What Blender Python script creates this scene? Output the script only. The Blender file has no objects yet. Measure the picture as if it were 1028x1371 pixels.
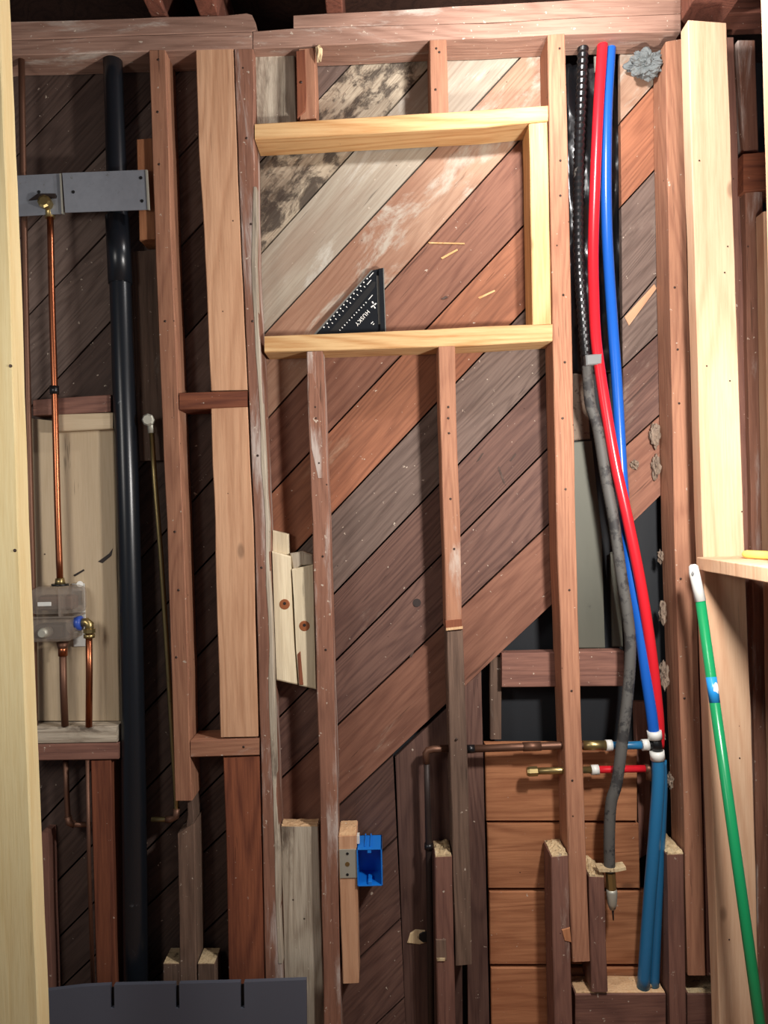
import bpy, bmesh, math, random
from mathutils import Vector, Matrix, noise

random.seed(7)
scene = bpy.context.scene
C = scene.collection

# ------------------------------------------------------------------ camera
F, CX, CY = 990.0, 514.0, 685.5          # focal length and centre in photograph pixels
DIST, ROLL = 1.87, 0.026                 # metres from the camera to the stud faces (Y = 0)
CAMZ = 1.345
RIGHT = Vector((math.cos(ROLL), 0, -math.sin(ROLL)))
UP = Vector((math.sin(ROLL), 0, math.cos(ROLL)))
CAM = Vector((0, -DIST, CAMZ))


def P(x, y, Y=0.0):
    """the point of the wall at depth Y seen at photograph pixel (x, y)"""
    t = Y + DIST
    return CAM + (RIGHT * ((x - CX) / F) - UP * ((y - CY) / F) + Vector((0, 1, 0))) * t


cd = bpy.data.cameras.new('camera')
cam = bpy.data.objects.new('camera', cd)
C.objects.link(cam)
cd.sensor_fit = 'VERTICAL'
cd.sensor_height = 36.0
cd.lens = 36.0 * F / 1371.0
cd.clip_start = 0.02
m3 = Matrix((RIGHT, UP, Vector((0, -1, 0)))).transposed()
cam.matrix_world = Matrix.Translation(CAM) @ m3.to_4x4()
scene.camera = cam

# ------------------------------------------------------------------ world, lights, exposure
world = bpy.data.worlds.new('world')
scene.world = world
world.use_nodes = True
bg = world.node_tree.nodes['Background']
bg.inputs[0].default_value = (0.75, 0.82, 1.0, 1)
bg.inputs[1].default_value = 0.12


def light(name, kind, loc, power, col, size, target=None):
    d = bpy.data.lights.new(name, kind)
    d.energy = power
    d.color = col
    if kind == 'AREA':
        d.shape = 'DISK'
        d.size = size
    else:
        d.shadow_soft_size = size
    o = bpy.data.objects.new(name, d)
    C.objects.link(o)
    o.location = loc
    if target is not None:
        o.rotation_euler = (Vector(target) - Vector(loc)).to_track_quat('-Z', 'Y').to_euler()
    return o


LAMP = P(772, -52, -0.38)
light('work_light', 'POINT', LAMP, 22.0, (1.0, 0.97, 0.95), 0.025)
light('fill_point', 'POINT', (0.60, -0.80, CAMZ + 0.17), 55.0, (1.0, 0.95, 0.90), 0.05)  # unseen fill lamp added to brighten the lower wall
light('fill_soft', 'AREA', (-1.05, -1.40, CAMZ + 0.35), 8.0, (1.0, 0.95, 0.88), 0.5, (-0.80, -0.4, CAMZ - 0.25))  # soft fill added out of view to brighten the yellow pine post

vs = scene.view_settings
vs.view_transform = 'Standard'
vs.look = 'None'
vs.exposure = 0.0
vs.gamma = 1.0
vs.use_curve_mapping = False


# ------------------------------------------------------------------ materials
def lin(c):
    out = []
    for v in c[:3]:
        v /= 255.0
        out.append(v / 12.92 if v <= 0.04045 else ((v + 0.055) / 1.055) ** 2.4)
    return (*out, 1.0)


class NT:
    def __init__(self, name):
        self.m = bpy.data.materials.new(name)
        self.m.use_nodes = True
        self.t = self.m.node_tree
        self.b = self.t.nodes['Principled BSDF']

    def n(self, kind, **kw):
        nd = self.t.nodes.new(kind)
        for k, v in kw.items():
            setattr(nd, k, v)
        return nd

    def l(self, a, b):
        self.t.links.new(a, b)

    def math(self, op, a, b=None, clamp=False):
        nd = self.n('ShaderNodeMath', operation=op, use_clamp=clamp)
        for i, v in enumerate((a, b)):
            if v is None:
                continue
            if isinstance(v, (int, float)):
                nd.inputs[i].default_value = v
            else:
                self.l(v, nd.inputs[i])
        return nd.outputs[0]

    def mix(self, fac, a, b, mode='MIX'):
        nd = self.n('ShaderNodeMix', data_type='RGBA', blend_type=mode)
        if isinstance(fac, (int, float)):
            nd.inputs[0].default_value = fac
        else:
            self.l(fac, nd.inputs[0])
        for v, i in ((a, 6), (b, 7)):
            if isinstance(v, tuple):
                nd.inputs[i].default_value = v
            else:
                self.l(v, nd.inputs[i])
        return nd.outputs[2]

    def noise(self, vec, scale, detail=4, rough=0.55, dist=0.0):
        nd = self.n('ShaderNodeTexNoise')
        nd.inputs['Scale'].default_value = scale
        nd.inputs['Detail'].default_value = detail
        nd.inputs['Roughness'].default_value = rough
        nd.inputs['Distortion'].default_value = dist
        self.l(vec, nd.inputs['Vector'])
        return nd.outputs[0]

    def ramp(self, fac, lo, hi):
        nd = self.n('ShaderNodeMapRange', interpolation_type='SMOOTHSTEP')
        nd.inputs[1].default_value = lo
        nd.inputs[2].default_value = hi
        self.l(fac, nd.inputs[0])
        return nd.outputs[0]

    def coords(self, along):
        """object coordinates, shifted for each object, squeezed along the grain (local Z)"""
        tc = self.n('ShaderNodeTexCoord')
        oi = self.n('ShaderNodeObjectInfo')
        off = self.n('ShaderNodeVectorMath', operation='SCALE')
        cmb = self.n('ShaderNodeCombineXYZ')
        self.l(oi.outputs['Random'], cmb.inputs[0])
        self.l(oi.outputs['Random'], cmb.inputs[1])
        self.l(oi.outputs['Random'], cmb.inputs[2])
        self.l(cmb.outputs[0], off.inputs[0])
        off.inputs['Scale'].default_value = 37.0
        add = self.n('ShaderNodeVectorMath', operation='ADD')
        self.l(tc.outputs['Object'], add.inputs[0])
        self.l(off.outputs[0], add.inputs[1])
        outs = []
        for a in along:
            mp = self.n('ShaderNodeMapping')
            mp.inputs['Scale'].default_value = (1, 1, a)
            self.l(add.outputs[0], mp.inputs['Vector'])
            outs.append(mp.outputs[0])
        return outs, oi


def wood(name, base, dark, weather=None, wamt=0.0, ring=1.0, rings=26.0, flecks=0.0, blotch=0.5, blotchcol=None,
         rough=0.75, bump=0.25, spots=0.0, wscale=9.0, walong=0.25, crack=0.5, knots=0.0):
    k = NT(name)
    (raw, mid, fine, long_), oi = k.coords((1.0, walong, 0.05, 0.10))
    g = k.noise(fine, 190.0, 4, 0.65)
    r0 = k.noise(long_, 7.0, 2, 0.5, 0.3)
    rg = k.math('SINE', k.math('MULTIPLY', r0, rings * 6.28))
    rg = k.math('MULTIPLY', k.math('ADD', rg, 1.0), 0.5)
    rg = k.math('POWER', rg, 2.0)
    f = k.math('ADD', k.math('MULTIPLY', rg, 0.45 * ring), k.math('MULTIPLY', k.ramp(g, 0.35, 0.7), 0.45), True)
    col = k.mix(f, lin(base), lin(dark))
    bl = k.noise(mid, 4.0, 3, 0.6)
    bc = lin(blotchcol) if blotchcol else lin([v * 0.72 for v in dark])
    col = k.mix(k.math('MULTIPLY', k.ramp(bl, 0.45, 0.72), blotch), col, bc)
    h = k.math('SUBTRACT', 0.0, k.math('ADD', k.math('MULTIPLY', g, 0.6), k.math('MULTIPLY', rg, 0.3 * ring)))
    if crack > 0:
        cn = k.noise(fine, 70.0, 3, 0.7, 0.2)
        cm = k.math('MULTIPLY', k.ramp(cn, 0.66, 0.72), crack)
        col = k.mix(cm, col, lin([v * 0.45 for v in dark]))
        h = k.math('SUBTRACT', h, cm)
    if knots > 0:
        mp = k.n('ShaderNodeMapping')
        mp.inputs['Scale'].default_value = (1, 0.4, 0.45)
        k.l(raw, mp.inputs['Vector'])
        kv = k.n('ShaderNodeTexVoronoi')
        kv.inputs['Scale'].default_value = 7.0
        k.l(mp.outputs[0], kv.inputs['Vector'])
        km = k.math('SUBTRACT', 1.0, k.ramp(kv.outputs['Distance'], 0.03, 0.085))
        col = k.mix(k.math('MULTIPLY', km, knots), col, lin([v * 0.62 for v in dark]))
    if weather and wamt > 0:
        wn = k.noise(mid, wscale, 9, 0.68, 0.4)
        wm = k.math('MULTIPLY', k.ramp(wn, 0.66 - 0.28 * wamt, 0.80 - 0.28 * wamt), 0.85)
        col = k.mix(wm, col, lin(weather))
        h = k.math('ADD', h, k.math('MULTIPLY', wm, 0.5))
    if flecks > 0:
        fn = k.noise(raw, 75.0, 3, 0.6)
        fm = k.ramp(fn, 0.72 - 0.06 * flecks, 0.76 - 0.06 * flecks)
        col = k.mix(k.math('MULTIPLY', fm, 0.8), col, lin((205, 190, 172)))
    if spots > 0:
        v = k.n('ShaderNodeTexVoronoi')
        v.inputs['Scale'].default_value = 16.0
        k.l(raw, v.inputs['Vector'])
        sm = k.math('SUBTRACT', 1.0, k.ramp(v.outputs['Distance'], 0.035 * spots, 0.06 * spots))
        col = k.mix(k.math('MULTIPLY', sm, 0.85), col, lin((45, 30, 24)))
        h = k.math('SUBTRACT', h, sm)
    val = k.math('ADD', k.math('MULTIPLY', oi.outputs['Random'], 0.24), 0.88)
    hs = k.n('ShaderNodeHueSaturation')
    k.l(col, hs.inputs['Color'])
    k.l(val, hs.inputs['Value'])
    k.l(hs.outputs[0], k.b.inputs['Base Color'])
    k.b.inputs['Roughness'].default_value = rough
    k.b.inputs['Specular IOR Level'].default_value = 0.3
    bp = k.n('ShaderNodeBump')
    bp.inputs['Strength'].default_value = bump
    bp.inputs['Distance'].default_value = 0.004
    k.l(h, bp.inputs['Height'])
    k.l(bp.outputs[0], k.b.inputs['Normal'])
    return k.m


def solid(name, col, rough=0.5, metal=0.0, spec=0.5, var=0.15, dirt=None, damt=0.0, scale=30.0, bump=0.0, along=0.3):
    k = NT(name)
    (raw, mid), oi = k.coords((1.0, along))
    n = k.noise(mid, scale, 5, 0.6)
    c = k.mix(k.math('MULTIPLY', n, var * 2), lin(col), lin([v * 0.6 for v in col]))
    if dirt:
        d = k.noise(raw, scale * 0.8, 7, 0.7)
        c = k.mix(k.ramp(d, 0.68 - 0.25 * damt, 0.76 - 0.25 * damt), c, lin(dirt))
    k.l(c, k.b.inputs['Base Color'])
    k.b.inputs['Roughness'].default_value = rough
    k.b.inputs['Metallic'].default_value = metal
    k.b.inputs['Specular IOR Level'].default_value = spec
    if bump:
        bp = k.n('ShaderNodeBump')
        bp.inputs['Strength'].default_value = bump
        bp.inputs['Distance'].default_value = 0.004
        k.l(n, bp.inputs['Height'])
        k.l(bp.outputs[0], k.b.inputs['Normal'])
    return k.m


PALE = (196, 178, 164)
M = {}
M['stud'] = wood('old_stud_wood', (178, 128, 100), (136, 90, 70), PALE, 0.24, 0.7, 18, 0.5, 0.35, spots=0.8)
M['stud_worn'] = wood('worn_stud_wood', (150, 106, 86), (108, 72, 58), (196, 183, 174), 0.60, 0.6, 16, 0.8, 0.5, spots=0.9, wscale=14, walong=0.12)
M['stud_dirty'] = wood('dirty_stud_wood', (123, 99, 84), (81, 63, 53), (148, 136, 125), 0.35, 0.8, 20, 0.8, 0.6, (60, 47, 42), spots=0.8)
M['plate'] = wood('plate_wood', (167, 132, 115), (125, 94, 80), (196, 183, 171), 0.42, 0.8, 16, 0.8, 0.45, wscale=12)
M['tan'] = wood('tan_wood', (208, 164, 130), (176, 130, 98), None, 0, 1.0, 15, 0.0, 0.35, (172, 126, 96), spots=0.7, crack=0.2, knots=0.6)
M['red'] = wood('redwood', (142, 84, 58), (96, 52, 38), None, 0, 1.1, 14, 0.2, 0.4, spots=0.5)
M['red_dull'] = wood('dull_redwood', (138, 98, 84), (96, 65, 58), PALE, 0.12, 0.8, 16, 0.6, 0.5, spots=0.7)
M['pine'] = wood('new_pine', (224, 186, 134), (192, 142, 90), None, 0, 1.3, 14, 0, 0.25, (206, 150, 96), spots=0.35, crack=0.2, knots=0.6)
M['pine_pale'] = wood('pale_pine', (226, 190, 156), (204, 158, 124), None, 0, 0.9, 7, 0, 0.7, (196, 140, 106), spots=0.4, walong=0.12, crack=0.2, knots=0.6)
M['pine_yellow'] = wood('yellow_pine', (236, 218, 168), (220, 194, 138), None, 0, 0.8, 10, 0, 0.3, (222, 190, 138), crack=0.2, knots=0.6)
M['orange'] = wood('orange_board_wood', (186, 128, 90), (146, 92, 62), None, 0, 1.1, 16, 0.3, 0.35, (140, 82, 52), spots=0.6, crack=0.2, knots=0.6)
M['weathered'] = wood('weathered_grey_wood', (206, 194, 174), (150, 134, 116), (92, 76, 64), 0.42, 0.9, 16, 0.5, 0.5, bump=0.6, spots=0.8)
M['cream_old'] = wood('old_cream_paint', (226, 212, 182), (200, 182, 150), (120, 92, 68), 0.10, 0.4, 12, 0.0, 0.3, (196, 178, 146), bump=0.5, walong=0.1)
M['cream'] = wood('cream_plywood', (206, 186, 156), (188, 166, 134), None, 0, 0.4, 10, 0, 0.3, (180, 158, 130), bump=0.1)
M['pale_end'] = wood('fresh_cut_wood', (226, 190, 148), (196, 148, 104), None, 0, 0.3, 10, 0.6, 0.4, (170, 120, 86), bump=0.8)
M['chip'] = wood('splintered_wood', (222, 200, 160), (176, 142, 100), (96, 72, 52), 0.35, 0.2, 10, 1.0, 0.4, bump=1.0, wscale=45, walong=1.0)
M['p_red'] = wood('sheathing_red', (142, 99, 80), (106, 68, 55), (174, 151, 131), 0.10, 0.9, 18, 0.3, 0.4, spots=0.4)
M['p_orange'] = wood('sheathing_orange', (164, 108, 80), (124, 78, 58), (175, 143, 118), 0.14, 1.0, 20, 0.3, 0.4, spots=0.4)
M['p_brown'] = wood('sheathing_brown', (114, 85, 74), (79, 55, 50), (147, 129, 115), 0.12, 1.0, 22, 0.3, 0.5, spots=0.5)
M['p_greybrown'] = wood('sheathing_grey_brown', (118, 100, 91), (84, 68, 61), (148, 133, 121), 0.15, 1.0, 26, 0.3, 0.5, spots=0.5)
M['p_shade_crack'] = wood('sheathing_shade_crack', (92, 74, 66), (62, 48, 43), (110, 98, 90), 0.10, 0.9, 20, 0.4, 0.5, spots=0.4)  # plumbing bay shade put into the plank colour; also used for cracks
M['p_grey'] = wood('sheathing_pale_grey', (182, 172, 155), (148, 133, 116), (205, 200, 188), 0.45, 0.6, 14, 0.5, 0.5, (145, 111, 90), spots=0.5)
M['p_mixed'] = wood('sheathing_mottled', (179, 144, 120), (143, 108, 87), (188, 178, 163), 0.62, 0.8, 18, 0.3, 0.5, (131, 84, 64), spots=0.5, wscale=11, walong=0.4)
M['p_bark'] = wood('sheathing_bark', (186, 172, 150), (120, 100, 82), (50, 40, 36), 0.72, 0.8, 9, 0.5, 0.6, bump=1.0, wscale=22, walong=0.6, crack=1.0)
M['tar'] = solid('tar_paper', (26, 30, 36), 0.7, var=0.4, dirt=(70, 66, 62), damt=0.05, scale=14, bump=0.4)
M['membrane'] = solid('black_plastic', (20, 21, 24), 0.28, var=0.4, dirt=(120, 112, 104), damt=0.08, scale=40, bump=0.5)
M['greystrip'] = solid('grey_metal_strip', (104, 104, 92), 0.6, 0.2, var=0.3, dirt=(66, 62, 56), damt=0.25, scale=12)
M['abs'] = solid('black_drain_pipe', (22, 26, 32), 0.30, var=0.2, dirt=(92, 96, 100), damt=0.06, scale=24)
M['copper'] = solid('copper', (186, 112, 78), 0.34, 1.0, var=0.3, dirt=(120, 66, 44), damt=0.35, scale=16)
M['copper_dull'] = solid('dull_copper', (128, 92, 74), 0.5, 0.7, var=0.35, dirt=(86, 62, 50), damt=0.35, scale=20)
M['brass'] = solid('brass', (186, 164, 112), 0.36, 0.9, var=0.3, dirt=(120, 104, 74), damt=0.3, scale=40)
M['iron'] = solid('dark_iron', (54, 42, 38), 0.55, 0.3, var=0.3)
M['steel'] = solid('galvanised_steel', (146, 150, 158), 0.5, 0.25, var=0.22, dirt=(112, 112, 112), damt=0.25, scale=60, along=1.0)
M['zinc'] = solid('zinc_plate', (188, 186, 172), 0.5, 0.5, var=0.12, scale=40)
M['pex_red'] = solid('red_pipe', (214, 34, 46), 0.28, var=0.06)
M['pex_blue'] = solid('blue_pipe', (26, 92, 186), 0.28, var=0.06)
M['pex_teal'] = solid('dusty_blue_pipe', (36, 112, 160), 0.40, var=0.14, dirt=(92, 130, 150), damt=0.1)
M['white_pl'] = solid('white_plastic', (226, 226, 220), 0.4, var=0.08)
M['black_pl'] = solid('black_fitting', (20, 20, 22), 0.35, var=0.2)
M['hose_black'] = solid('black_hose', (24, 25, 27), 0.3, var=0.3, dirt=(104, 100, 94), damt=0.25, scale=40)
M['hose_grey'] = solid('dusty_grey_hose', (98, 96, 92), 0.65, var=0.4, dirt=(50, 49, 49), damt=0.75, scale=26)
M['tape'] = solid('grey_tape', (120, 122, 122), 0.5, var=0.1)
M['blue_box'] = solid('blue_box_plastic', (20, 120, 216), 0.4, var=0.06)
M['blue_ring'] = solid('blue_ring', (52, 84, 176), 0.35, var=0.06)
M['tool_black'] = solid('black_anodised', (28, 32, 38), 0.38, 0.3, var=0.2)
M['tool_dark'] = solid('slot_black', (10, 10, 12), 0.6, var=0.1)
M['tool_edge'] = solid('brushed_edge', (158, 158, 152), 0.4, 0.7, var=0.15)
M['print'] = solid('white_print', (232, 232, 228), 0.5, var=0.03)
M['green'] = solid('green_handle', (22, 138, 84), 0.28, var=0.06)
M['label_blue'] = solid('label_blue', (40, 146, 220), 0.35, var=0.04)
M['yellow'] = solid('yellow_plastic', (240, 208, 110), 0.4, var=0.08)
M['slate'] = solid('slate_plastic', (86, 90, 102), 0.55, var=0.1, scale=8)
M['wool'] = solid('mineral_wool', (122, 128, 128), 0.9, var=0.4, dirt=(96, 96, 92), damt=0.5, scale=70, bump=0.8)
M['mortar'] = solid('mortar_crumbs', (156, 136, 118), 0.9, var=0.5, dirt=(90, 72, 62), damt=0.5, scale=80, bump=0.8)
M['nail'] = solid('nail_head', (70, 52, 44), 0.5, 0.4, var=0.3)
M['copper_screw'] = solid('copper_screw', (176, 104, 62), 0.5, 0.3, var=0.3)
M['subfloor'] = wood('subfloor_wood', (150, 116, 88), (112, 82, 60), None, 0, 0.8, 12)
M['deck'] = wood('ceiling_deck_wood', (92, 64, 52), (60, 42, 36), None, 0, 0.8, 12)
M['joist'] = wood('joist_wood', (126, 78, 62), (86, 52, 42), PALE, 0.15, 0.8, 14, 0.8)


def clear_plastic():
    k = NT('clear_plastic')
    k.b.inputs['Base Color'].default_value = lin((178, 166, 154))
    k.b.inputs['Roughness'].default_value = 0.06
    k.b.inputs['Specular IOR Level'].default_value = 0.9
    tr = k.n('ShaderNodeBsdfTransparent')
    tr.inputs[0].default_value = (0.93, 0.91, 0.89, 1)
    mx = k.n('ShaderNodeMixShader')
    mx.inputs[0].default_value = 0.34
    out = k.t.nodes['Material Output']
    k.l(tr.outputs[0], mx.inputs[1])
    k.l(k.b.outputs[0], mx.inputs[2])
    k.l(mx.outputs[0], out.inputs[0])
    return k.m


M['clear'] = clear_plastic()


# ------------------------------------------------------------------ mesh helpers
def link(name, verts, faces, mat, parent=None, origin=None, roty=0.0, smooth=False, bm=None):
    """world-space verts -> one mesh object whose local Z runs along the grain"""
    if bm is None:
        bm = bmesh.new()
        vv = [bm.verts.new(v) for v in verts]
        for f in faces:
            try:
                bm.faces.new([vv[i] for i in f])
            except ValueError:
                pass
    bmesh.ops.recalc_face_normals(bm, faces=bm.faces[:])
    if origin is None:
        lo = Vector([min(v.co[i] for v in bm.verts) for i in range(3)])
        hi = Vector([max(v.co[i] for v in bm.verts) for i in range(3)])
        origin = (lo + hi) / 2
        origin.z = lo.z
    mw = Matrix.Translation(origin) @ Matrix.Rotation(roty, 4, 'Y')
    inv = mw.inverted()
    bmesh.ops.transform(bm, matrix=inv, verts=bm.verts[:])
    me = bpy.data.meshes.new(name)
    bm.to_mesh(me)
    bm.free()
    if smooth:
        for p in me.polygons:
            p.use_smooth = True
    me.materials.append(M[mat])
    o = bpy.data.objects.new(name, me)
    C.objects.link(o)
    if parent is not None:
        o.parent = parent
        pm = parent['_m'] if False else PM[parent.name]
        o.matrix_local = pm.inverted() @ mw
    else:
        o.matrix_world = mw
    PM[o.name] = mw
    return o


PM = {}


def tag(o, label, cat, group=None):
    o['label'] = label
    o['category'] = cat
    if group:
        o['group'] = group
    return o


def empty(name, loc):
    o = bpy.data.objects.new(name, None)
    o.empty_display_size = 0.05
    C.objects.link(o)
    o.location = loc
    PM[o.name] = Matrix.Translation(loc)
    return o


def resample(pairs, step=0.07):
    out = []
    for (a0, b0), (a1, b1) in zip(pairs[:-1], pairs[1:]):
        n = max(1, int(((a0 + b0) - (a1 + b1)).length / 2 / step))
        for i in range(n):
            t = i / n
            out.append((a0.lerp(a1, t), b0.lerp(b1, t)))
    out.append(pairs[-1])
    return out


def beam(name, pairs, Y, depth, mat, parent=None, horiz=False, jit=0.0009, ch=0.0022, notch=None):
    """a length of lumber: pairs = front-edge pixel pairs ((x,y),(x,y)) along its length"""
    pw = [(P(a[0], a[1], Y), P(b[0], b[1], Y)) for a, b in pairs]
    pw = resample(pw)
    sd = random.random() * 100
    rings = []
    for i, (a, b) in enumerate(pw):
        w = (b - a)
        L = w.length
        u = w / L
        j1 = noise.noise(Vector((sd, i * 0.55, 0))) * jit * 2
        j2 = noise.noise(Vector((sd + 9, i * 0.55, 3))) * jit * 2
        a = a + u * j1
        b = b + u * j2
        c = min(ch, L * 0.2)
        Y0, Y1 = Y, Y + depth
        cy = min(c, depth * 0.3)
        ring = []
        for base, off, yy in ((a, c, Y0), (b, -c, Y0), (b, 0, Y0 + cy), (b, 0, Y1 - cy), (b, -c, Y1), (a, c, Y1), (a, 0, Y1 - cy), (a, 0, Y0 + cy)):
            q = base + u * off
            ring.append(Vector((q.x, yy, q.z)))
        rings.append(ring)
    verts = [v for r in rings for v in r]
    faces = []
    for i in range(len(rings) - 1):
        for k in range(8):
            k2 = (k + 1) % 8
            faces.append((i * 8 + k, i * 8 + k2, (i + 1) * 8 + k2, (i + 1) * 8 + k))
    faces.append(tuple(range(7, -1, -1)))
    n = (len(rings) - 1) * 8
    faces.append(tuple(range(n, n + 8)))
    return link(name, verts, faces, mat, parent, roty=math.pi / 2 if horiz else 0.0)


def vrows(rows):
    return [((l, y), (r, y)) for y, l, r in rows]


def hcols(cols):
    return [((x, t), (x, b)) for x, t, b in cols]


def slab(name, poly, Y, depth, mat, parent=None, inset=0.0012, roty=0.0):
    """a flat piece: pixel outline at depth Y, real thickness behind it, eased front edge"""
    pts = [P(x, y, Y) for x, y in poly]
    n = len(pts)
    cen = sum(pts, Vector()) / n
    verts = []
    for p in pts:
        d = cen - p
        q = p + d.normalized() * inset * 1.4
        verts.append(Vector((q.x, Y, q.z)))
    for p in pts:
        verts.append(Vector((p.x, Y + inset, p.z)))
    for p in pts:
        verts.append(Vector((p.x, Y + depth, p.z)))
    faces = [tuple(range(n)), tuple(range(3 * n - 1, 2 * n - 1, -1))]
    for i in range(n):
        j = (i + 1) % n
        faces.append((i, j, n + j, n + i))
        faces.append((n + i, n + j, 2 * n + j, 2 * n + i))
    return link(name, verts, faces, mat, parent, roty=roty)


def smooth_path(pts, sub=8):
    if len(pts) < 3:
        return pts
    e = [pts[0] * 2 - pts[1]] + pts + [pts[-1] * 2 - pts[-2]]
    out = []
    for i in range(1, len(e) - 2):
        for s in range(sub):
            t = s / sub
            a, b, c, d = e[i - 1], e[i], e[i + 1], e[i + 2]
            out.append(0.5 * ((2 * b) + (c - a) * t + (2 * a - 5 * b + 4 * c - d) * t * t + (3 * b - a - 3 * c + d) * t ** 3))
    out.append(pts[-1])
    return out


def tube(name, pts, r, mat, parent=None, segs=16, smooth=True, curve=False, sub=8, ribs=0.0, rstep=0.006):
    pts = [Vector(p) for p in pts]
    rad = list(r) if isinstance(r, (list, tuple)) else [r] * len(pts)
    if curve:
        k = len(pts)
        pts = smooth_path(pts, sub)
        rad = [rad[min(k - 1, int(i / sub))] for i in range(len(pts))]
    if ribs:
        # corrugation: resample evenly and swell every other ring
        seg = [0.0]
        for a, b in zip(pts[:-1], pts[1:]):
            seg.append(seg[-1] + (b - a).length)
        n = int(seg[-1] / rstep)
        q, j = [], 0
        for i in range(n + 1):
            s = seg[-1] * i / n
            while j < len(seg) - 2 and seg[j + 1] < s:
                j += 1
            t = (s - seg[j]) / max(1e-9, seg[j + 1] - seg[j])
            q.append(pts[j].lerp(pts[j + 1], t))
        pts = q
        rad = [rad[0] * (1 + ribs * (1 if i % 2 else -1)) for i in range(len(pts))]
    rings = []
    ref = None
    for i, p in enumerate(pts):
        if i == 0:
            d = pts[1] - p
        elif i == len(pts) - 1:
            d = p - pts[i - 1]
        else:
            d = (pts[i + 1] - p).normalized() + (p - pts[i - 1]).normalized()
        if d.length < 1e-9:
            d = Vector((0, 0, 1))
        d.normalize()
        if ref is None:
            ref = Vector((1, 0, 0)) if abs(d.x) < 0.8 else Vector((0, 1, 0))
        u = (ref - d * ref.dot(d)).normalized()
        ref = u
        v = d.cross(u)
        rings.append([p + (u * math.cos(2 * math.pi * k / segs) + v * math.sin(2 * math.pi * k / segs)) * rad[i] for k in range(segs)])
    verts = [v for g in rings for v in g]
    faces = []
    for i in range(len(rings) - 1):
        for k in range(segs):
            k2 = (k + 1) % segs
            faces.append((i * segs + k, i * segs + k2, (i + 1) * segs + k2, (i + 1) * segs + k))
    nv = len(verts)
    verts.append(pts[0])
    verts.append(pts[-1])
    last = (len(rings) - 1) * segs
    for k in range(segs):
        k2 = (k + 1) % segs
        faces.append((nv, k2, k))
        faces.append((nv + 1, last + k, last + k2))
    o = link(name, verts, faces, mat, parent)
    if smooth:
        me = o.data
        for p in me.polygons:
            p.use_smooth = len(p.vertices) == 4
    return o


def pipe_px(name, px, Y, rpx, mat, parent=None, **kw):
    s = (DIST + Y) / F
    pts = []
    for q in px:
        yy = q[2] if len(q) > 2 else Y
        pts.append(P(q[0], q[1], yy))
    return tube(name, pts, [v * s for v in rpx] if isinstance(rpx, (list, tuple)) else rpx * s, mat, parent, **kw)


def lump(name, c, size, mat, parent=None, sub=2, amp=0.35, freq=2.0, seed=0):
    bm = bmesh.new()
    bmesh.ops.create_icosphere(bm, subdivisions=sub, radius=1.0)
    for v in bm.verts:
        n = noise.fractal(v.co * freq + Vector((seed, seed * 2, 0)), 0.8, 2.0, 4)
        v.co *= 1 + amp * n
        v.co = Vector((v.co.x * size[0], v.co.y * size[1], v.co.z * size[2])) + Vector(c)
    return link(name, None, None, mat, parent, bm=bm)


def boxw(name, lo, hi, mat, parent=None, bev=0.001, roty=0.0):
    bm = bmesh.new()
    bmesh.ops.create_cube(bm, size=1.0)
    lo, hi = Vector(lo), Vector(hi)
    for v in bm.verts:
        v.co = Vector([lo[i] + (v.co[i] + 0.5) * (hi[i] - lo[i]) for i in range(3)])
    if bev:
        bmesh.ops.bevel(bm, geom=bm.edges[:], offset=bev, segments=2, affect='EDGES', profile=0.5)
    return link(name, None, None, mat, parent, bm=bm, roty=roty)


def rough_top(name, front_l, front_r, Y, depth, mat, parent, amp=0.004, h=0.004, peak=0.0):
    """a broken or sawn end grain lying on top of a post: height-field slab"""
    nx, ny = 9, 11
    a, b = P(front_l[0], front_l[1], Y), P(front_r[0], front_r[1], Y)
    verts, faces = [], []
    sd = random.random() * 50
    for layer in (0, 1):
        for j in range(ny):
            for i in range(nx):
                t, s = i / (nx - 1), j / (ny - 1)
                q = a.lerp(b, t)
                z = q.z + 0.0035
                if layer:
                    z += h + abs(noise.noise(Vector((t * 6 + sd, s * 6, 1)))) * amp * 2 + noise.noise(Vector((t * 15 + sd, s * 15, 7))) * amp
                    z += peak * max(0, 1 - abs(t - 0.45) * 2.2) * s * s
                else:
                    z -= 0.006
                verts.append(Vector((q.x, Y + depth * s, z)))
    N = nx * ny
    for j in range(ny - 1):
        for i in range(nx - 1):
            k = j * nx + i
            faces.append((N + k, N + k + 1, N + k + nx + 1, N + k + nx))
            faces.append((k, k + nx, k + nx + 1, k + 1))
    for i in range(nx - 1):
        faces.append((i, i + 1, N + i + 1, N + i))
        k = (ny - 1) * nx + i
        faces.append((k + 1, k, N + k, N + k + 1))
    for j in range(ny - 1):
        k = j * nx
        faces.append((k + nx, k, N + k, N + k + nx))
        k = j * nx + nx - 1
        faces.append((k, k + nx, N + k + nx, N + k))
    return link(name, verts, faces, mat, parent)


NAIL = [None]


def nails(parent, pts, Y, r=0.0032, mat='nail'):
    for x, y in pts:
        c = P(x, y, Y)
        tube('nail', [c + Vector((0, 0.004, 0)), c + Vector((0, -0.0006, 0)), c + Vector((0, -0.0016, 0))], [r, r, r * 0.55], mat, parent, segs=8, smooth=False)


def clip(poly, a, b, c):
    """keep a*x + b*y <= c"""
    out = []
    for i in range(len(poly)):
        p, q = poly[i], poly[(i + 1) % len(poly)]
        dp, dq = a * p[0] + b * p[1] - c, a * q[0] + b * q[1] - c
        if dp <= 0:
            out.append(p)
        if (dp < 0 < dq) or (dq < 0 < dp):
            t = dp / (dp - dq)
            out.append((p[0] + (q[0] - p[0]) * t, p[1] + (q[1] - p[1]) * t))
    return out


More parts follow.
